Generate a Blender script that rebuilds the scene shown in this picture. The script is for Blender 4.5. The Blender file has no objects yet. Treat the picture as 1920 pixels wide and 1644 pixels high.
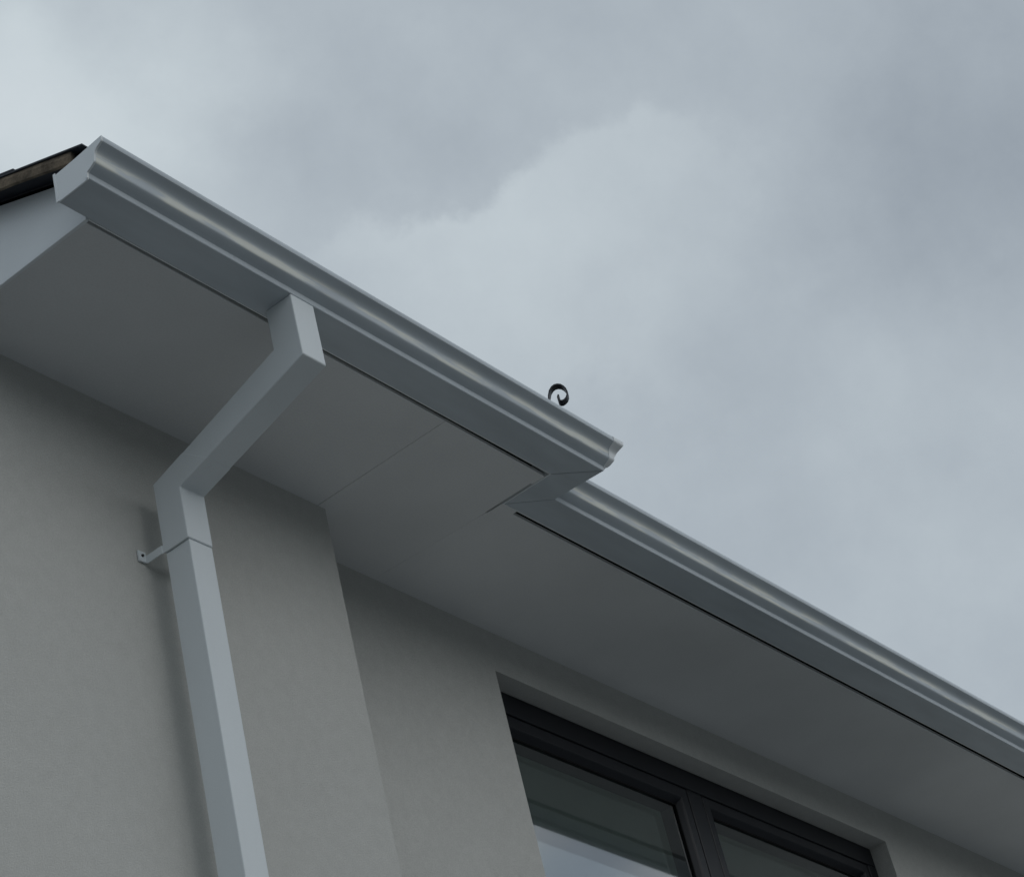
import bpy, bmesh, math, random
from mathutils import Vector, Matrix, noise
random.seed(7)
scene = bpy.context.scene
C = scene.collection

# ------------------------------------------------------------------ camera
cam_d = bpy.data.cameras.new('camera'); cam = bpy.data.objects.new('camera', cam_d); C.objects.link(cam)
Rb = Matrix(((0.6072907, -0.3385401, -0.7187410), (-0.7647465, -0.4942699, -0.4133523), (-0.2153157, 0.8006796, -0.5590629)))
CAM = Vector((-3.08862, -2.43933, -2.75218))
cam.matrix_world = Matrix.Translation(CAM) @ Rb.to_4x4()
cam_d.sensor_width = 36; cam_d.lens = 82.54; cam_d.clip_start = 0.05; cam_d.clip_end = 2000
scene.camera = cam
scene.view_settings.view_transform = 'Standard'; scene.view_settings.look = 'None'
scene.view_settings.exposure = 0.0; scene.view_settings.gamma = 1.0
scene.render.engine = 'CYCLES'
scene.cycles.max_bounces = 12; scene.cycles.transparent_max_bounces = 16

# ------------------------------------------------------------------ sky: overcast cloud over a faint clear sky
SUN_EL, SUN_AZ = math.radians(27), math.radians(178)      # azimuth measured clockwise from +Y
L = Vector((math.sin(SUN_AZ)*math.cos(SUN_EL), math.cos(SUN_AZ)*math.cos(SUN_EL), math.sin(SUN_EL)))
world = bpy.data.worlds.new('World'); scene.world = world; world.use_nodes = True
nt = world.node_tree; nt.nodes.clear(); N = nt.nodes; LK = nt.links
def wn(t, **k):
    n = N.new(t)
    for a, b in k.items(): setattr(n, a, b)
    return n
def val(sock, v):
    if isinstance(v, bpy.types.NodeSocket): LK.new(v, sock)
    else: sock.default_value = v
def mth(op, a, b=None, clamp=False):
    n = wn('ShaderNodeMath', operation=op, use_clamp=clamp); val(n.inputs[0], a)
    if b is not None: val(n.inputs[1], b)
    return n.outputs[0]
def vm(op, a, b=None):
    n = wn('ShaderNodeVectorMath', operation=op); val(n.inputs[0], a)
    if b is not None: val(n.inputs[1], b)
    return n
def sstep(x, lo, hi):
    n = wn('ShaderNodeMapRange', interpolation_type='SMOOTHSTEP'); val(n.inputs[0], x)
    n.inputs[1].default_value = lo; n.inputs[2].default_value = hi
    n.inputs[3].default_value = 0; n.inputs[4].default_value = 1
    return n.outputs[0]
tc = wn('ShaderNodeTexCoord'); D = tc.outputs['Generated']
def wnoise(scale, detail, off, rough=0.55):
    n = wn('ShaderNodeTexNoise'); n.inputs['Scale'].default_value = scale; n.inputs['Detail'].default_value = detail
    n.inputs['Roughness'].default_value = rough
    LK.new(vm('ADD', D, (off, off*1.7, -off)).outputs[0], n.inputs['Vector'])
    return n
warp = vm('SUBTRACT', wnoise(13, 6, 3.1, .6).outputs['Color'], (0.5, 0.5, 0.5))
warpS = wn('ShaderNodeVectorMath', operation='SCALE'); LK.new(warp.outputs[0], warpS.inputs[0]); warpS.inputs['Scale'].default_value = 0.075
Dw = vm('ADD', D, warpS.outputs[0]).outputs[0]
def blob(dirv, r, amp, soft=0.0):
    d = mth('SUBTRACT', 1.0, mth('DIVIDE', vm('DISTANCE', Dw, dirv).outputs['Value'], r))
    return mth('MULTIPLY', sstep(d, 0.0, 1.0 - soft), amp)
BL = [((0.5242, 0.4763, 0.706), 0.11, 0.125, 0),
      ((0.5844, 0.4599, 0.6685), 0.085, 0.06, 0),
      ((0.517, 0.5098, 0.6876), 0.09, 0.07, 0),
      ((0.5728, 0.4123, 0.7084), 0.05, 0.02, 0),
      ((0.7754, 0.189, 0.6025), 0.115, -0.095, 0),
      ((0.7693, 0.2461, 0.5896), 0.06, -0.035, 0),
      ((0.7375, 0.2324, 0.6341), 0.05, -0.015, 0),
      ((0.651, 0.3684, 0.6637), 0.05, -0.03, 0),
      ((0.6133, 0.4296, 0.6628), 0.04, -0.03, 0),
      ((0.6228, 0.3779, 0.685), 0.04, -0.012, 0),
      ((0.8275, 0.2911, 0.4801), 0.12, 0.02, 0),
      ((0.7522, 0.3551, 0.555), 0.07, -0.01, 0),
      ((0.5604, 0.4387, 0.7025), 0.03, -0.012, 0),
      ((0.79, -0.46, 0.40), .20, .28, 0), ((0.82, -0.43, 0.38), .05, .12, .3)]
acc = 0.475
for b in BL: acc = mth('ADD', acc, blob(*b))
# one billowing cloud bank: crisp crest, fading away below
fb = mth('MULTIPLY', mth('SUBTRACT', wnoise(26, 9, 1.7, .58).outputs['Fac'], 0.5), 1.5)
pf = fb
for b in [((0.692, 0.3287, 0.6427), 0.045), ((0.7155, 0.3092, 0.6265), 0.05), ((0.6867, 0.369, 0.6263), 0.045), ((0.6696, 0.4035, 0.6235), 0.045), ((0.6515, 0.4375, 0.6198), 0.04), ((0.7189, 0.3552, 0.5976), 0.08), ((0.693, 0.4063, 0.5956), 0.06), ((0.7421, 0.3132, 0.5925), 0.075)]: pf = mth('ADD', pf, blob(b[0], b[1], 1.0))
bank = mth('MULTIPLY', sstep(pf, .25, .85), blob((0.6831, 0.3642, 0.633), .135, 1.0, 0.0))
acc = mth('ADD', acc, mth('MULTIPLY', bank, .088))
n1 = mth('MULTIPLY', mth('SUBTRACT', wnoise(5, 8, 0.3).outputs['Fac'], 0.5), 0.08)
n2 = mth('MULTIPLY', mth('SUBTRACT', wnoise(17, 9, 5.3, .62).outputs['Fac'], 0.5), 0.115)
acc = mth('ADD', mth('ADD', acc, n1), n2)
# brighter part of the cloud deck around the hidden sun
glow = mth('POWER', mth('MAXIMUM', vm('DOT_PRODUCT', D, tuple(L)).outputs['Value'], 0.0), 2.5)
acc = mth('MULTIPLY', acc, mth('ADD', 1.0, mth('MULTIPLY', glow, 0.85)))
ramp = wn('ShaderNodeValToRGB'); cr = ramp.color_ramp
cr.elements[0].position = 0.30; cr.elements[0].color = (0.245, 0.285, 0.335, 1)
cr.elements[1].position = 0.47; cr.elements[1].color = (0.416, 0.470, 0.518, 1)
e = cr.elements.new(0.62); e.color = (0.575, 0.642, 0.680, 1)
e = cr.elements.new(1.0); e.color = (0.93, 0.97, 1.0, 1)
LK.new(acc, ramp.inputs[0])
sky = wn('ShaderNodeTexSky', sky_type='NISHITA', sun_disc=False)
sky.sun_elevation = SUN_EL; sky.sun_rotation = SUN_AZ
skyS = wn('ShaderNodeVectorMath', operation='SCALE'); LK.new(sky.outputs[0], skyS.inputs[0]); skyS.inputs['Scale'].default_value = 0.10
# thin gaps in the deck let blue through, away from the part overhead
bluepatch = blob((0.7862, -0.4706, 0.4005), .06, .6)
gap = mth('MULTIPLY', sstep(wnoise(4.5, 5, 9.2).outputs['Fac'], 0.56, 0.66), sstep(vm('DISTANCE', D, (0.7187, 0.4133, 0.5592)).outputs['Value'], 0.4, 0.7))
mixf = mth('ADD', bluepatch, mth('ADD', 0.04, mth('MULTIPLY', gap, 0.75)), True)
mx = wn('ShaderNodeMix', data_type='RGBA'); LK.new(mixf, mx.inputs[0]); LK.new(ramp.outputs[0], mx.inputs[6]); LK.new(skyS.outputs[0], mx.inputs[7])
bg = wn('ShaderNodeBackground'); LK.new(mx.outputs[2], bg.inputs[0]); bg.inputs[1].default_value = 1.0
wo = wn('ShaderNodeOutputWorld'); LK.new(bg.outputs[0], wo.inputs[0])

sun_d = bpy.data.lights.new('sun', 'SUN'); sun = bpy.data.objects.new('sun', sun_d); C.objects.link(sun)
sun_d.energy = 0.20; sun_d.angle = math.radians(34); sun_d.color = (1.0, 0.985, 0.96)
sun.rotation_euler = L.to_track_quat('Z', 'Y').to_euler()

# ------------------------------------------------------------------ materials
def mat(name, col, rough=0.5, spec=0.5, var=0.0, vscale=4.0, vstretch=(1, 1, 1), bump=0.0, bscale=200.0, grain=0.0, gscale=500.0, tint=None, rvar=0.0, metal=0.0, bump2=None, grain2=0.0, painted_sheen=None):
    m = bpy.data.materials.new(name); m.use_nodes = True; t = m.node_tree; p = t.nodes['Principled BSDF']
    p.inputs['Base Color'].default_value = (*col, 1); p.inputs['Roughness'].default_value = rough
    p.inputs['Specular IOR Level'].default_value = spec; p.inputs['Metallic'].default_value = metal
    co = t.nodes.new('ShaderNodeTexCoord'); mp = t.nodes.new('ShaderNodeMapping'); mp.inputs['Scale'].default_value = vstretch
    t.links.new(co.outputs['Object'], mp.inputs[0])
    last = None
    def ns(sc, det, vec=None):
        n = t.nodes.new('ShaderNodeTexNoise'); n.inputs['Scale'].default_value = sc; n.inputs['Detail'].default_value = det
        t.links.new(vec or mp.outputs[0], n.inputs['Vector']); return n
    if var:
        n = ns(vscale, 8); r = t.nodes.new('ShaderNodeMapRange'); t.links.new(n.outputs['Fac'], r.inputs[0])
        r.inputs[1].default_value = .35; r.inputs[2].default_value = .7; r.inputs[3].default_value = 0; r.inputs[4].default_value = 1
        x = t.nodes.new('ShaderNodeMix'); x.data_type = 'RGBA'
        tn = tint or tuple(c*(1-var) for c in col)
        x.inputs[6].default_value = (*col, 1); x.inputs[7].default_value = (*tn, 1); t.links.new(r.outputs[0], x.inputs[0]); last = x.outputs[2]
        if rvar:
            r2 = t.nodes.new('ShaderNodeMapRange'); t.links.new(n.outputs['Fac'], r2.inputs[0]); r2.inputs[3].default_value = rough; r2.inputs[4].default_value = rough + rvar
            t.links.new(r2.outputs[0], p.inputs['Roughness'])
    if grain:
        n = ns(gscale, 2, co.outputs['Object']); r = t.nodes.new('ShaderNodeMapRange'); t.links.new(n.outputs['Fac'], r.inputs[0])
        r.inputs[1].default_value = .3; r.inputs[2].default_value = .7; r.inputs[3].default_value = 1-grain; r.inputs[4].default_value = 1+grain
        x = t.nodes.new('ShaderNodeVectorMath'); x.operation = 'SCALE'
        if last: t.links.new(last, x.inputs[0])
        else: x.inputs[0].default_value = col
        t.links.new(r.outputs[0], x.inputs['Scale']); last = x.outputs[0]
    if grain2:
        n = ns(38, 6, co.outputs['Object']); r = t.nodes.new('ShaderNodeMapRange'); t.links.new(n.outputs['Fac'], r.inputs[0])
        r.inputs[1].default_value = .3; r.inputs[2].default_value = .7; r.inputs[3].default_value = 1-grain2; r.inputs[4].default_value = 1+grain2
        x = t.nodes.new('ShaderNodeVectorMath'); x.operation = 'SCALE'; t.links.new(last, x.inputs[0]); t.links.new(r.outputs[0], x.inputs['Scale']); last = x.outputs[0]
    if painted_sheen:      # reflected highlight painted pale on the bulging front, broken up along its length
        col2, z0, z1, amt = painted_sheen
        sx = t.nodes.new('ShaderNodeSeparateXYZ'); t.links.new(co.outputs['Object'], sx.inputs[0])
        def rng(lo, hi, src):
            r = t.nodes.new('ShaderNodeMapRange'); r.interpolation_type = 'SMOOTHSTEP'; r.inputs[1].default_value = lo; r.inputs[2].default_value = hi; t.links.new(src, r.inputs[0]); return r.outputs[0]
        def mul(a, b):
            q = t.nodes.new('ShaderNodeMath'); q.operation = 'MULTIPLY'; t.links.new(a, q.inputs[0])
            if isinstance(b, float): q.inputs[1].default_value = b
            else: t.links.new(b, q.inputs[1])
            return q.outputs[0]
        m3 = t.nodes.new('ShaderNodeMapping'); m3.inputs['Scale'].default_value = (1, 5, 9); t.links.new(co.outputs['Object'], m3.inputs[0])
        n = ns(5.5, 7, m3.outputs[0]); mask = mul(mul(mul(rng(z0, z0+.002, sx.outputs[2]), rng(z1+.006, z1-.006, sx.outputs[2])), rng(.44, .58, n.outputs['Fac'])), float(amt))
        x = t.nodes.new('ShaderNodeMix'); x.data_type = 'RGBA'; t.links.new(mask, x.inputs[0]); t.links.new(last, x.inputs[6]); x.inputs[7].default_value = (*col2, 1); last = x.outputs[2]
    if last: t.links.new(last, p.inputs['Base Color'])
    if bump:
        n = ns(bscale, 6, co.outputs['Object']); b = t.nodes.new('ShaderNodeBump'); b.inputs['Strength'].default_value = bump; b.inputs['Distance'].default_value = .002
        t.links.new(n.outputs['Fac'], b.inputs['Height']); t.links.new(b.outputs[0], p.inputs['Normal'])
        if bump2:
            n = ns(bump2[1], 4, co.outputs['Object']); c = t.nodes.new('ShaderNodeBump'); c.inputs['Strength'].default_value = bump2[0]; c.inputs['Distance'].default_value = .006
            t.links.new(n.outputs['Fac'], c.inputs['Height']); t.links.new(c.outputs[0], b.inputs['Normal'])
    return m
M_wall = mat('painted_render', (.560, .556, .530), .92, .15, var=.07, vscale=1.6, bump=.6, bscale=340, grain=.07, gscale=280, bump2=(.3, 16), grain2=.03)
M_upvc = mat('white_plastic', (.80, .83, .845), .38, .45, var=.05, vscale=6, bump=.05, bscale=60, grain=.012, gscale=400)
M_pipe = mat('pipe_plastic', (.74, .78, .80), .48, .45, var=.05, vscale=8, vstretch=(1, 1, .35), bump=.05, bscale=50, grain=.015, gscale=400)
M_gutter = mat('gutter_plastic', (.56, .61, .65), .27, .5, var=.12, vscale=7.0, vstretch=(.6, 3, 3), painted_sheen=((.78, .785, .72), .022, .043, 1.0), bump=.12, bscale=14, grain=.012, gscale=400, rvar=.22)  # pale band along the bulge is a painted reflection
M_soffit = mat('soffit_board', (.77, .775, .775), .6, .3, var=.10, vscale=3, bump=.06, bscale=9, grain=.03, gscale=250)
M_dark = mat('dark_void', (.012, .012, .013), .9, .1, var=.3, vscale=20)
M_slate = mat('roof_slate', (.045, .05, .06), .6, .4, var=.4, vscale=18, bump=.5, bscale=90, grain=.1)
M_mortar = mat('verge_mortar', (.27, .215, .16), .95, .1, var=.6, vscale=30, tint=(.07, .06, .05), bump=1, bscale=160, grain=.15, gscale=220)
M_trim = mat('dark_verge_strip', (.012, .013, .022), .5, .4, var=.3, vscale=12, bump=.1, bscale=60)
M_frame = mat('anthracite_frame', (.0055, .0065, .0115), .40, .35, var=.2, vscale=15, bump=.05, bscale=300, grain=.03)
M_gasket = mat('rubber_gasket', (.006, .006, .007), .7, .2, var=.2, vscale=30)
M_iron = mat('black_iron', (.012, .013, .020), .45, .5, var=.4, vscale=60, bump=.4, bscale=200)
M_room = mat('room_paint', (.80, .84, .81), .9, .1, var=.06, vscale=2)
M_screw = mat('dark_screw', (.03, .03, .033), .5, .5, var=.2, vscale=200, metal=.3)
M_ground = mat('ground_paving', (.190, .197, .200), .9, .2, var=.4, vscale=.6, bump=.5, bscale=30, grain=.1, gscale=60)
M_blocker = mat('horizon_blocker_green', (.045, .06, .035), .95, .1, var=.5, vscale=.15, bump=1, bscale=2)  # dark green for the added ring that blocks the horizon
def glass_mat():
    m = bpy.data.materials.new('window_glass'); m.use_nodes = True; t = m.node_tree; t.nodes.clear()
    o = t.nodes.new('ShaderNodeOutputMaterial'); tr = t.nodes.new('ShaderNodeBsdfTransparent'); tr.inputs[0].default_value = (.93, .96, .95, 1)
    g = t.nodes.new('ShaderNodeBsdfGlossy'); g.inputs['Roughness'].default_value = 0.035
    nz = t.nodes.new('ShaderNodeTexNoise'); nz.inputs['Scale'].default_value = 1.1; nz.inputs['Detail'].default_value = 1
    bp = t.nodes.new('ShaderNodeBump'); bp.inputs['Strength'].default_value = .05; bp.inputs['Distance'].default_value = .004
    tcx = t.nodes.new('ShaderNodeTexCoord'); t.links.new(tcx.outputs['Object'], nz.inputs['Vector'])
    t.links.new(nz.outputs['Fac'], bp.inputs['Height']); t.links.new(bp.outputs[0], g.inputs['Normal'])
    f = t.nodes.new('ShaderNodeFresnel'); f.inputs['IOR'].default_value = 1.5
    ge = t.nodes.new('ShaderNodeNewGeometry'); inv = t.nodes.new('ShaderNodeMath'); inv.operation = 'SUBTRACT'; inv.inputs[0].default_value = 1; t.links.new(ge.outputs['Backfacing'], inv.inputs[1])
    m1 = t.nodes.new('ShaderNodeMath'); m1.operation = 'MULTIPLY'; t.links.new(f.outputs[0], m1.inputs[0]); t.links.new(inv.outputs[0], m1.inputs[1])
    m2 = t.nodes.new('ShaderNodeMath'); m2.operation = 'MULTIPLY'; m2.use_clamp = True; t.links.new(m1.outputs[0], m2.inputs[0]); m2.inputs[1].default_value = 3.0
    x = t.nodes.new('ShaderNodeMixShader'); t.links.new(m2.outputs[0], x.inputs[0]); t.links.new(tr.outputs[0], x.inputs[1]); t.links.new(g.outputs[0], x.inputs[2])
    t.links.new(x.outputs[0], o.inputs[0]); return m
M_glass = glass_mat()

# ------------------------------------------------------------------ helpers
def link(name, bm, m, parent=None, sharp=None, bevel=0.0, seg=2):
    me = bpy.data.meshes.new(name); bmesh.ops.recalc_face_normals(bm, faces=bm.faces[:]); bm.to_mesh(me); bm.free()
    me.materials.append(m)
    if sharp is not None:
        for p in me.polygons: p.use_smooth = True
        me.set_sharp_from_angle(angle=math.radians(sharp))
    o = bpy.data.objects.new(name, me); C.objects.link(o)
    if parent: o.parent = parent
    if bevel:
        b = o.modifiers.new('edge', 'BEVEL'); b.width = bevel; b.segments = seg; b.limit_method = 'ANGLE'; b.angle_limit = math.radians(30)
        b.harden_normals = False
    return o
def tag(o, label, cat, group=None, kind=None):
    o['label'] = label; o['category'] = cat
    if group: o['group'] = group
    if kind: o['kind'] = kind
def thing(name, label, cat, loc=(0, 0, 0)):
    o = bpy.data.objects.new(name, None); C.objects.link(o); o.location = loc; o.empty_display_size = .1; tag(o, label, cat); return o
def box(bm, x0, x1, y0, y1, z0, z1):
    v = [bm.verts.new((x, y, z)) for x in (x0, x1) for y in (y0, y1) for z in (z0, z1)]
    for f in ((0, 1, 3, 2), (4, 6, 7, 5), (0, 4, 5, 1), (2, 3, 7, 6), (0, 2, 6, 4), (1, 5, 7, 3)): bm.faces.new([v[i] for i in f])
def prism(bm, poly, z0, z1):
    """poly of (x, y), between two heights"""
    a = [bm.verts.new((x, y, z0)) for x, y in poly]; b = [bm.verts.new((x, y, z1)) for x, y in poly]; n = len(poly)
    bm.faces.new(a[::-1]); bm.faces.new(b)
    for i in range(n): bm.faces.new((a[i], a[(i+1) % n], b[(i+1) % n], b[i]))
def prism_x(bm, poly, x0, x1):
    """poly of (y, z), between two x"""
    a = [bm.verts.new((x0, y, z)) for y, z in poly]; b = [bm.verts.new((x1, y, z)) for y, z in poly]; n = len(poly)
    bm.faces.new(a[::-1]); bm.faces.new(b)
    for i in range(n): bm.faces.new((a[i], a[(i+1) % n], b[(i+1) % n], b[i]))

# ------------------------------------------------------------------ measured layout (metres)
A = 0.3726        # eaves depth, near section
B = 0.2397        # eaves line of the set-back section
XL = -0.7277      # left end of the boxed eaves
XF = 0.630        # corner of the fascia
XG = -0.7945      # left end of the gutter
X0 = 0.3085       # outer corner of the near wall
DW = 0.1258       # set-back of the far wall
XR = 7.5
ZG = -4.45
ROOM_BACK = 6.0

# ------------------------------------------------------------------ ground
bm = bmesh.new(); bmesh.ops.create_grid(bm, x_segments=40, y_segments=40, size=300)
g = link('ground', bm, M_ground); g.location = (0, 0, ZG); tag(g, 'grey paved ground around the house', 'ground', kind='structure')

bm = bmesh.new(); rings = []  # added unseen ring, keeps low sky light off the wall under the eaves
for rr, hh in ((55, -.2), (62, 6), (70, 10.5), (84, 13.5), (110, 12), (160, -1)):
    rings.append([bm.verts.new((rr*math.cos(a), rr*math.sin(a), hh + (noise.noise(Vector((math.cos(a)*6, math.sin(a)*6, rr*.05)))*3.2 + noise.noise(Vector((math.cos(a)*22, math.sin(a)*22, rr*.2)))*1.0 if hh > 0 else 0))) for a in [2*math.pi*i/160 for i in range(160)]])
for a, b in zip(rings, rings[1:]):
    for i in range(160): bm.faces.new((a[i], a[(i+1) % 160], b[(i+1) % 160], b[i]))
hl = link('horizon_blocker', bm, M_blocker, sharp=80); hl.location = (0, 0, ZG); tag(hl, 'added unseen ring of terrain blocking low sky light', 'horizon_blocker', kind='structure')

# ------------------------------------------------------------------ house
house = thing('house', 'pale grey rendered house with white boxed eaves, slate roof and dark framed window', 'house', (0, 0, ZG))
def hp(name, bm, m, parent=None, **k):
    bmesh.ops.translate(bm, verts=bm.verts[:], vec=(0, 0, -ZG)); return link(name, bm, m, parent or house, **k)
W0, W1, WZ, WB = 1.0132, 2.862, -0.1109, -1.95
bm = bmesh.new()
ZT = 0.02
def quadstrip(pts, z0, z1):
    for (xa, ya), (xb, yb) in zip(pts, pts[1:]):
        bm.faces.new([bm.verts.new(p) for p in ((xa, ya, z0), (xb, yb, z0), (xb, yb, z1), (xa, ya, z1))])
r = .0035
quadstrip([(-.76, 5.9), (-.76, r), (-.759, .001), (-.756, 0), (X0-r, 0), (X0-r*.3, r*.3), (X0, r), (X0, DW)], ZG, ZT)
for (xa, xb, cuts) in ((X0, W0, 1), (W0, W1, 0), (W1, XR, 1)):
    for (za, zb) in ((ZG, WB), (WB, WZ), (WZ, ZT)):
        if cuts == 0 and za == WB: continue
        quadstrip([(xa, DW), (xb, DW)], za, zb)
quadstrip([(XR, DW), (XR, 5.9), (-.76, 5.9)], ZG, ZT)
YI = 0.36
for q in (((W0, DW, WZ), (W1, DW, WZ), (W1, YI, WZ), (W0, YI, WZ)), ((W0, DW, WB), (W1, DW, WB), (W1, YI, WB), (W0, YI, WB)),
          ((W0, DW, WB), (W0, DW, WZ), (W0, YI, WZ), (W0, YI, WB)), ((W1, DW, WB), (W1, DW, WZ), (W1, YI, WZ), (W1, YI, WB))):
    bm.faces.new([bm.verts.new(p) for p in q])
bmesh.ops.remove_doubles(bm, verts=bm.verts[:], dist=1e-5)
hp('wall', bm, M_wall)
# room behind the window
bm = bmesh.new()
rx0, rx1, rz0, rz1, ry = .55, 3.6, -2.45, -.03, 3.6
for q in (((rx0, YI, rz1), (rx1, YI, rz1), (rx1, ry, rz1), (rx0, ry, rz1)), ((rx0, YI, rz0), (rx1, YI, rz0), (rx1, ry, rz0), (rx0, ry, rz0)),
          ((rx0, YI, rz0), (rx0, YI, rz1), (rx0, ry, rz1), (rx0, ry, rz0)), ((rx1, YI, rz0), (rx1, YI, rz1), (rx1, ry, rz1), (rx1, ry, rz0)),
          ((rx0, ry, rz0), (rx1, ry, rz0), (rx1, ry, rz1), (rx0, ry, rz1)),
          ((rx0, YI, WZ), (rx1, YI, WZ), (rx1, YI, rz1), (rx0, YI, rz1)), ((rx0, YI, rz0), (rx1, YI, rz0), (rx1, YI, WB), (rx0, YI, WB)),
          ((rx0, YI, WB), (W0, YI, WB), (W0, YI, WZ), (rx0, YI, WZ)), ((W1, YI, WB), (rx1, YI, WB), (rx1, YI, WZ), (W1, YI, WZ))):
    bm.faces.new([bm.verts.new(p) for p in q])
hp('interior_room', bm, M_room)

# soffit boards, with real joints and shadow gaps behind the fascia
SZ = 0.0015; ST = 0.009
def soffit(poly):
    bm = bmesh.new(); prism(bm, poly, SZ, SZ+ST); o = hp('soffit_board', bm, M_soffit, bevel=.0006, seg=1); return o
g0, g1 = .0075, .0130           # shadow gap widens to the right
soffit([(XL+.002, -A+.003+g0), (.2812, -A+.003+.0105), (.2812, .12), (XL+.002, .12)])
soffit([(.2822, -A+.003+.0105), (XF-.003, -A+.003+g1), (XF-.003, -.323), (XF-.0092, -.320), (XF-.0092, -.199), (XF-.0078, -.19), (XF-.026, .20), (.2822, .20)])
soffit([(XF-.0025, -A+.001), (XF-.0025, -.196), (XF-.0073, -.19), (XF-.0255, .20), (XR, .20), (XR, -B+.003+.0175), (XF+.051, -B+.003+.0130), (XF+.051, -B-.004), (XF+.0, -B-.004), (XF+.0, -A+.001)])
# fascia
bm = bmesh.new(); FT = .02; FZ = .062
prism(bm, [(XL, -A), (XF, -A), (XF, -B), (XR, -B), (XR, -B+.003), (XF-.003+.0, -B+.003), (XF-.003, -A+.003), (XL, -A+.003)], .0, FZ)
hp('fascia', bm, M_upvc)
# dark closed space above the boards
bm = bmesh.new()
prism(bm, [(XL+.003, -A+.0035), (XF-.0035, -A+.0035), (XF-.0035, -B+.0035), (XR, -B+.0035), (XR, .5), (XL+.003, .5)], .045, .055)
hp('eaves_void', bm, M_dark)
# boxed gable end: sloping top follows the roof
SL = 0.345
def boxtop(y): return 0.1635 + SL*(y+.2472)
bm = bmesh.new(); prism_x(bm, [(-A+.0005, -.0035), (-.002, -.0035), (5.8, -.0035), (5.8, .3), (5.8, boxtop(5.8)) if False else (2.6, boxtop(2.6)), (-A+.0005, boxtop(-A))], XL-.004, XL+.0035)
bx = hp('box_end', bm, M_upvc, bevel=.0012)

# roof: slates in courses, verge mortar, dark verge strip
P = .385
def under(y): return 0.1535 + P*(y+.2332)      # underside of slates at the verge
XV = -.785
def roof(x0, x1, ystart, yend, zoff, name):
    bm = bmesh.new(); y = ystart; k = 0
    while y < yend:
        ln = .33; yy = min(y+ln, yend+.2); lift = .006
        nx = 0; x = x0
        w = .25
        off = (k % 2)*.125
        xs = [x0] + [x0+off+w*i for i in range(1 if off == 0 else 0, int((x1-x0)/w)+1) if x0+off+w*i > x0+.03] + [x1]
        for xa, xb in zip(xs, xs[1:]):
            if xb-xa < .01: continue
            j = random.uniform(-.0015, .0015)
            za = under(y)+zoff+.0125+lift+j; zb = under(yy)+zoff+.008
            gp = .002
            v = [bm.verts.new(p) for p in ((xa+gp, y+j, za), (xb-gp, y+j, za), (xb-gp, yy, zb), (xa+gp, yy, zb))]
            u = [bm.verts.new(p) for p in ((xa+gp, y+j, za+.0045), (xb-gp, y+j, za+.0045), (xb-gp, yy, zb+.0045), (xa+gp, yy, zb+.0045))]
            bm.faces.new(v[::-1]); bm.faces.new(u)
            for i in range(4): bm.faces.new((v[i], v[(i+1) % 4], u[(i+1) % 4], u[i]))
        y += .168; k += 1
    return bm
bm = roof(XV-.003, XF+.07, -.436, 2.7, 0, 'roof')
rf = hp('roof', bm, M_slate, bevel=.0008, seg=1)
bm = bmesh.new()    # far section, set back and a little lower
bm2 = roof(XF+.0735, XR, -.30, 2.7, -.052, 'roof')
rf2 = hp('roof', bm2, M_slate); bm.free()
bm = bmesh.new()    # roof deck closing both pitches
prism_x(bm, [(-A-.035, under(-A-.035)+.002), (2.7, under(2.7)+.002), (2.7, under(2.7)+.012), (-A-.035, under(-A-.035)+.012)], XL+.002, XF+.06)
prism_x(bm, [(-B-.03, under(-B-.03)-.052), (2.7, under(2.7)-.052), (2.7, under(2.7)-.042), (-B-.03, under(-B-.03)-.042)], XF+.062, XR)
prism_x(bm, [(2.7, 0), (2.71, 0), (2.71, under(2.7)), (2.7, under(2.7))], XL, XR)
hp('roof_deck', bm, M_dark)
# mortar bed between the slates of the verge (uneven edge)
bm = bmesh.new(); n = 60; rows = []
for i in range(n+1):
    y = -.405 + i*(2.9/n) if i > 16 else -.405 + i*.05
    jz = noise.noise(Vector((y*14, 0, 0)))*.003; jt = noise.noise(Vector((y*22, 4, 0)))*.003
    stp = .005*((y+.436) % .168)/.168
    th = .020 + max(0, min(.012, (y+.30)*.15))
    b0 = under(y)-.004+jz-th*.2; t0 = under(y)+.0125+th*.18+jt+stp
    rows.append([bm.verts.new(p) for p in ((XV+.004, y, b0), (XV+.001+jt, y, (b0+t0)/2), (XV+.004, y, t0), (XV+.012, y, t0-.002), (XV+.012, y, b0+.001))])
for a, b in zip(rows, rows[1:]):
    for i in range(5): bm.faces.new((a[i], a[(i+1) % 5], b[(i+1) % 5], b[i]))
bm.faces.new(rows[0][::-1]); bm.faces.new(rows[-1])
link_m = hp('verge_mortar', bm, M_mortar, parent=rf)
# dark strip under the verge
bm = bmesh.new()
prism_x(bm, [(-.442, under(-.442)+.002), (2.6, under(2.6)+.002), (2.6, boxtop(2.6)-.004), (1.0, boxtop(1.0)-.004), (-.2472, boxtop(-.2472)-.004), (-A-.02, boxtop(-A-.02)-.004), (-.442, under(-.442)-.012)], XV+.0125, XL-.0045)
hp('verge_strip', bm, M_trim, bevel=.002)

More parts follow.
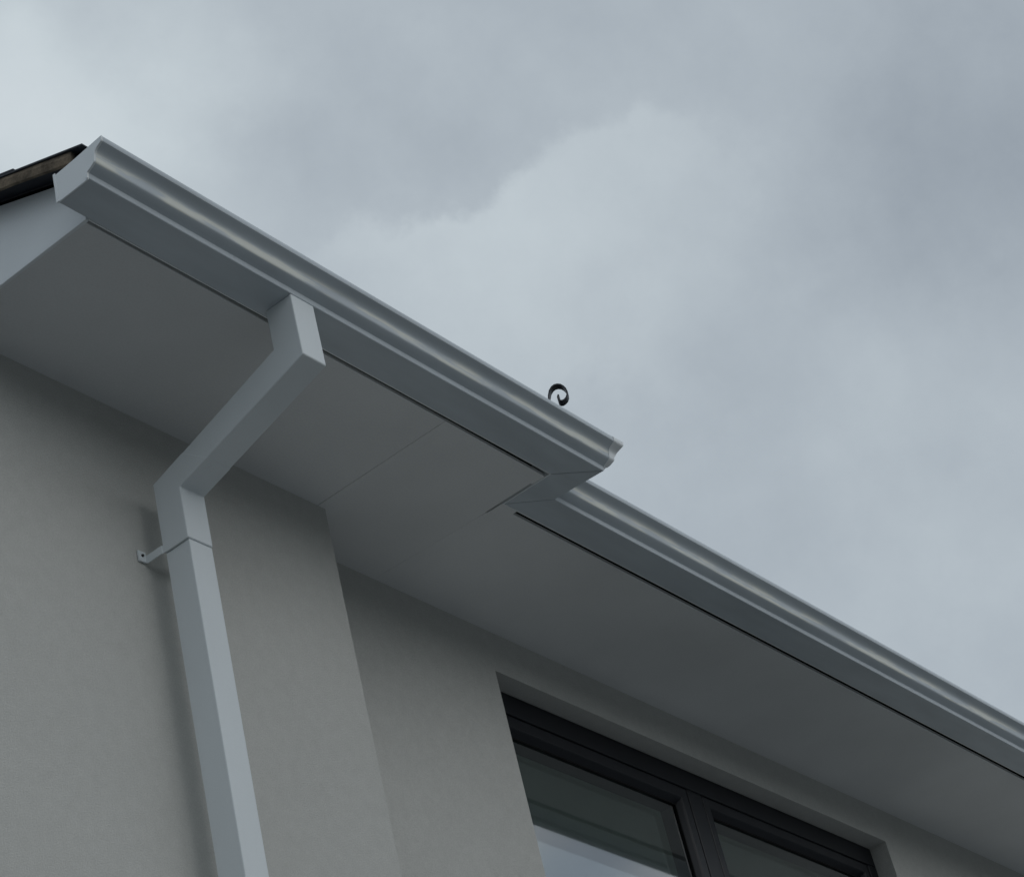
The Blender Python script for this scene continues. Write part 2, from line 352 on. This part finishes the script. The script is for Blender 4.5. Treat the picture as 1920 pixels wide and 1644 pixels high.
# ------------------------------------------------------------------ window
YF = .179
win = None
def frame_bar(bm, x0, x1, z0, z1, y0=YF, y1=.25): box(bm, x0, x1, y0, y1, z0, z1)
ZH = -.172      # bottom of the fixed head
bm = bmesh.new()
frame_bar(bm, W0+.002, W1-.002, ZH, WZ-.001)                       # head
frame_bar(bm, W0+.002, W0+.052, WB+.002, ZH-.0005)
frame_bar(bm, W1-.052, W1-.002, WB+.002, ZH-.0005)
frame_bar(bm, W0+.0525, W1-.0525, WB+.002, WB+.06)
win = hp('window', bm, M_frame, bevel=.0025)
win['label'] = 'dark anthracite framed two pane window in the set-back wall'
bm = bmesh.new(); box(bm, 1.868, 1.936, YF+.001, .248, WB+.061, ZH-.0005); hp('mullion', bm, M_frame, win, bevel=.003)
def sash(x0, x1, z0, z1, w, yf):
    bm = bmesh.new(); a = [(x0, z0), (x1, z0), (x1, z1), (x0, z1)]; 
    prof = [(0, yf+.003), (.002, yf), (w*.68, yf), (w*.78, yf+.004), (w, yf+.015), (w, .245), (0, .245)]
    ring = []
    for (off, y) in prof:
        ring.append([bm.verts.new(p) for p in ((x0+off, y, z0+off), (x1-off, y, z0+off), (x1-off, y, z1-off), (x0+off, y, z1-off))])
    n = len(prof)
    for i in range(n):
        p, q = ring[i], ring[(i+1) % n]
        for k in range(4): bm.faces.new((p[k], p[(k+1) % 4], q[(k+1) % 4], q[k]))
    s = hp('sash', bm, M_frame, win, bevel=.001, seg=1)
    # gasket
    bm = bmesh.new(); gw = .004
    for (bx0, bx1, bz0, bz1) in ((x0+w, x1-w, z1-w-gw, z1-w), (x0+w, x1-w, z0+w, z0+w+gw), (x0+w, x0+w+gw, z0+w+gw, z1-w-gw), (x1-w-gw, x1-w, z0+w+gw, z1-w-gw)):
        box(bm, bx0, bx1, .1945, .199, bz0, bz1)
    hp('gasket', bm, M_gasket, s)
    return s
for (x0, x1, w) in ((W0+.0535, 1.8655, .048), (1.9385, W1-.0535, .043)):
    s = sash(x0, x1, WB+.062, ZH-.0018, w, YF+.0015)
    for yy in (.1995, .2285):
        bm = bmesh.new(); box(bm, x0+w-.006, x1-w+.006, yy, yy+.004, WB+.062+w-.006, ZH-.0018-w+.006); hp('pane', bm, M_glass, s)

# ------------------------------------------------------------------ gutter (moulded ogee profile swept round the set-back)
gut = thing('rain_gutter', 'white ogee profile rain gutter stepping back along the eaves above the soffit', 'gutter', (0, 0, 0))
PR = [(.0, .060), (.0, .0), (.0745, 0), (.0757, .0012), (.0765, .0125), (.0785, .0138), (.0830, .0158), (.0875, .0180), (.0915, .0204), (.0950, .0226), (.0963, .0243),
      (.0970, .0280), (.0976, .0330), (.0983, .0370), (.0992, .0408), (.1010, .0440), (.1040, .0470), (.1076, .0495), (.1112, .0516), (.1146, .0535), (.1166, .0546), (.1182, .0558), (.1190, .0580), (.1194, .0625), (.1190, .0665), (.1180, .0678), (.1110, .0675)]
def inner(pr, t=.0022):
    out = []
    for i, (x, z) in enumerate(pr):
        a = pr[max(i-1, 0)]; b = pr[min(i+1, len(pr)-1)]
        dx, dz = b[0]-a[0], b[1]-a[1]; l = math.hypot(dx, dz)
        out.append((x - dz/l*t, z + dx/l*t))
    out[0] = (t, .060); out[1] = (t, t); out[2] = (.0750-t*.5, t); out[3] = (.0757-t, t+.001); out[4] = (.0765-t, .0138+t*.3)
    return out
loop = PR + inner(PR)[::-1]
def sweep(stations, pr, closed=True):
    """stations: (x, y, dx, dy): base point on the fascia line and the direction outwards per unit of profile"""
    bm = bmesh.new(); rows = []
    for (x, y, dx, dy, dz) in stations:
        rows.append([bm.verts.new((x+dx*o, y+dy*o, z+dz)) for o, z in pr])
    n = len(pr)
    for a, b in zip(rows, rows[1:]):
        for i in range(n if closed else n-1): bm.faces.new((a[i], a[(i+1) % n], b[(i+1) % n], b[i]))
    bm.faces.new(rows[0][::-1]); bm.faces.new(rows[-1])
    return bm
gp = .0008
def wide(pr): return [(o + (.010 - .005*min(1, z/.0675)**2)*min(1, o/.074), z) for o, z in pr]
loopw = wide(loop)
OX = [(0, .0745, .090), (.0125, .0765, .1040), (.0204, .0915, .1080), (.0252, .0961, .1094), (.033, .0977, .1145), (.0408, .0992, .1203), (.047, .104, .123), (.0546, .1166, .1258), (.0625, .1194, .130), (.0680, .1190, .1335), (.09, .119, .1335)]
def corner(pr):
    out = []
    for o, z in pr:
        zz = max(0, z)
        for (za, oa, xa), (zb, ob, xb) in zip(OX, OX[1:]):
            if za <= zz <= zb:
                k = (zz-za)/(zb-za); out.append((o*(xa+(xb-xa)*k)/(oa+(ob-oa)*k), z)); break
    return out
loopc = corner(loop)
def sweep2(secs):
    bm = bmesh.new(); rows = []
    for (x, y, dx, dy, dz, pr, prx) in secs:
        rows.append([bm.verts.new((x+dx*ox, y+dy*o, z+dz)) for (o, z), (ox, _) in zip(pr, prx)])
    n = len(rows[0])
    for a, b in zip(rows, rows[1:]):
        for i in range(n): bm.faces.new((a[i], a[(i+1) % n], b[(i+1) % n], b[i]))
    bm.faces.new(rows[0][::-1]); bm.faces.new(rows[-1]); return bm
def sag(x): return noise.noise(Vector((x*1.7, 3.3, 0)))*.0012
xs = [XG + (XF-XG)*i/14 for i in range(14)]
S1 = [(x, -A-.0005, 0, -1, sag(x), loop, loop) for x in xs] + [(XF-gp, -A-.0005, 1, -1, 0, loop, loopc)]
S2 = [(XF+.0005, -A+gp, 1, -1, 0, loop, loopc), (XF+.0005, -B-gp-.001, 1, -1, 0, loop, loopw)]
S3 = [(XF+gp+.001, -B-.0005, 1, -1, 0, loop, loopw)] + [(XF+.16+i*.45, -B-.0005, 0, -1, sag(XF+.16+i*.45), loop, loop) for i in range(15)]
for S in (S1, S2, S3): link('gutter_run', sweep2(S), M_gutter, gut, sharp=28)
# inner sleeves at the two mitres
inn = inner(PR, .0024); inn2 = inner(PR, .0040); sl = inn + inn2[::-1]; slw = wide(sl)
link('mitre_sleeve', sweep2([(XF-.02, -A-.0005, 0, -1, 0, sl, sl), (XF, -A-.0005, 1, -1, 0, sl, corner(sl)), (XF, -A+.03, 1, 0, 0, sl, slw)]), M_dark, gut)
link('mitre_sleeve', sweep2([(XF+.0005, -B-.03, 1, 0, 0, sl, slw), (XF+.0005, -B-.0005, 1, -1, 0, sl, slw), (XF+.128, -B-.0005, 0, -1, 0, sl, sl)]), M_dark, gut)
# external corner moulding: fits over the end of the front face, a hair proud
def grow(pr, t):
    q = inner(pr, -t); q[0] = (0.0004, .060); q[1] = (0.0004, -t); q[2] = (pr[2][0], -t); q[3] = (pr[3][0]+t*.7, .0003); q[4] = (pr[4][0]+t, .0118); return q
gr = grow(PR, .0012); gi = list(inner(PR, -.0002)); gi[3] = (.0759, .001); gi[4] = (.0767, .0124)
cs = gr[4:-1] + gi[4:-1][::-1]; csw = wide(cs)
link('corner_moulding', sweep2([(XF+.094, -A-.0005, 0, -1, 0, cs, cs), (XF, -A-.0005, 1, -1, 0, cs, corner(cs))]), M_upvc, gut, sharp=32)
# stop end
bm = bmesh.new(); ec = [(-.001, -.0015), (.0755, -.0015)] + [(o+.0012, z) for o, z in PR[4:24]] + [(.1195, .069), (.100, .0675), (.052, .0635), (-.001, .061)]
prism_x(bm, [(-A-o, z) for o, z in ec], XG-.003, XG-.0001); cap = link('stop_end', bm, M_upvc, gut, bevel=.0008, seg=1)
rim = PR[2:24]; rin = [(o-.0028, z+.0004) for o, z in rim]
bm = bmesh.new(); prism_x(bm, [(-A-o-.0012, z-.0006) for o, z in rim] + [(-A-o, z+.002) for o, z in rin[::-1]], XG-.0055, XG-.0031); link('cap_rim', bm, M_upvc, cap)
bm = bmesh.new(); box(bm, XG-.0045, XG-.003, -A-.004, -A+.0015, -.001, .063); link('cap_rim', bm, M_upvc, cap)

# ------------------------------------------------------------------ downpipe
PX0, PS = -.2857, .065; PX1 = PX0+PS
dp = thing('downpipe', 'white square downpipe with swan neck offset from gutter down the near wall', 'downpipe', (PX0+PS/2, -.078, ZG))
def dlink(name, bm, m, parent=None, **k):
    bmesh.ops.translate(bm, verts=bm.verts[:], vec=(-(PX0+PS/2), .078, -ZG)); return link(name, bm, m, parent or dp, **k)
def tube_path(pts_front, pts_back, x0, x1, cap=True):
    """square tube in a y-z plane: front and back edge polylines"""
    bm = bmesh.new(); rows = []
    for (yf, zf), (yb, zb) in zip(pts_front, pts_back):
        rows.append([bm.verts.new(p) for p in ((x0, yf, zf), (x1, yf, zf), (x1, yb, zb), (x0, yb, zb))])
    for a, b in zip(rows, rows[1:]):
        for i in range(4): bm.faces.new((a[i], a[(i+1) % 4], b[(i+1) % 4], b[i]))
    bm.faces.new(rows[0][::-1]); bm.faces.new(rows[-1]); return bm
YO = .4482
# outlet and upper bend
def up(p, dz): return (p[0], p[1]+dz)
def lerp(a, b, t): return (a[0]+(b[0]-a[0])*t, a[1]+(b[1]-a[1])*t)
f0, f1 = (-YO, .0), (-YO, -.1434)
b0, b1 = (-YO+PS, .0), (-YO+PS, -.0925)
f2, f3 = (-.1106, -.2405), (-.1106, -.362)
b2, b3 = (-.0456, -.1990), (-.0456, -.362)
bm = tube_path([f0, (f0[0]+.0003, -.032), f1, up(lerp(f1, f2, .79), .0006)], [b0, (b0[0]-.0003, -.032), b1, up(lerp(b1, b2, .77), -.0006)], PX0+.0003, PX1-.0003)
dlink('swan_neck', bm, M_pipe, bevel=.0026, seg=3)
bm = tube_path([lerp(f1, f2, .775), f2, (f2[0], -.3545)], [lerp(b1, b2, .755), b2, (b2[0], -.3545)], PX0-.0003, PX1+.0003)
dlink('lower_bend', bm, M_pipe, bevel=.0026, seg=3)
bm = tube_path([(-.1090, -.3558), (-.1090, -2.9)], [(-.0485, -.3558), (-.0485, -2.9)], PX0+.0030, PX1-.0008)
dlink('pipe_shaft', bm, M_pipe, bevel=.0022)
bm = tube_path([(-.1112, -2.8), (-.1112, -4.35)], [(-.0450, -2.8), (-.0450, -4.35)], PX0-.001, PX1+.001)
dlink('pipe_shaft', bm, M_pipe, bevel=.0022)
# clip: strap round the socket and a lug on the wall
bm = bmesh.new()
zc0, zc1 = -.3600, -.3405
def strapq(x0, x1, y0, y1, za0=zc0, za1=zc1): box(bm, x0, x1, y0, y1, za0, za1)
t = .0026
strapq(PX0-.0008-.0007, PX0-.0009, -.1100, -.0450, -.3552, -.3385)
strapq(PX0-.0008-t, PX0-.0009, -.0452, -.0055, -.3552, -.3385)
strapq(PX0-.0225, PX0-.0008-t+.0001, -.0053, -.0012, -.3545, -.3315)
clip = dlink('pipe_clip', bm, M_pipe, bevel=.0009)
bm = bmesh.new()
strapq(PX1+.0009, PX1+.0008+t, -.0452, -.0055, -.3552, -.3385)
strapq(PX1+.0008+t-.0001, PX1+.0225, -.0053, -.0012, -.3545, -.3315)
dlink('pipe_clip', bm, M_pipe, bevel=.0009)
for sx in (PX0-.013, PX1+.013):
    bm = bmesh.new(); bmesh.ops.create_cone(bm, cap_ends=True, segments=16, radius1=.0032, radius2=.0026, depth=.003)
    bmesh.ops.rotate(bm, verts=bm.verts[:], cent=(0, 0, 0), matrix=Matrix.Rotation(math.radians(90), 3, 'X'))
    bmesh.ops.translate(bm, verts=bm.verts[:], vec=(sx, -.0064, -.3415)); dlink('screw', bm, M_screw, clip)

# ------------------------------------------------------------------ iron scroll behind the gutter
c0 = Vector((0.63037, -.44, .17505)); ev = Vector((.88079, .47351, 0)); sv = Vector((.47351, -.88079, 0))
path = [(-0.027, -0.092), (-.0268, -.07), (-0.0262, -0.0366), (-0.0237, -0.0226), (-0.022, -0.0092), (-0.0192, 0.0038), (-0.0143, 0.0161), (-0.0076, 0.0238), (-0.0011, 0.027), (0.0055, 0.0267), (0.0121, 0.0234), (0.0172, 0.0171), (0.0204, 0.01), (0.0219, 0.0005), (0.0206, -0.0071), (0.0168, -0.0138), (0.0114, -0.0179), (0.0062, -0.019), (0.0017, -0.017), (-0.0009, -0.0126), (-0.0011, -0.0065), (0.0019, -0.0006)]
bm = bmesh.new(); rows = []
for i, (s, z) in enumerate(path):
    a = path[max(i-1, 0)]; b = path[min(i+1, len(path)-1)]; dx, dz = b[0]-a[0], b[1]-a[1]; l = math.hypot(dx, dz); nx, nz = -dz/l, dx/l
    th = .0016; wd = .0185 if i < len(path)-5 else .0185*(1+.08*(i-len(path)+6))
    q = []
    for (k, w) in ((-th, 0), (th, 0), (th, wd), (-th, wd)):
        q.append(bm.verts.new(c0 + sv*(s+nx*k) + Vector((0, 0, z+nz*k)) + ev*w))
    rows.append(q)
for a, b in zip(rows, rows[1:]):
    for i in range(4): bm.faces.new((a[i], a[(i+1) % 4], b[(i+1) % 4], b[i]))
bm.faces.new(rows[0][::-1]); bm.faces.new(rows[-1])
base = c0 + Vector((0, 0, -.092))
bmesh.ops.translate(bm, verts=bm.verts[:], vec=-base)
sc = link('iron_scroll', bm, M_iron, sharp=40); sc.location = base
tag(sc, 'small black wrought iron scroll curling up behind the gutter edge', 'iron scroll')
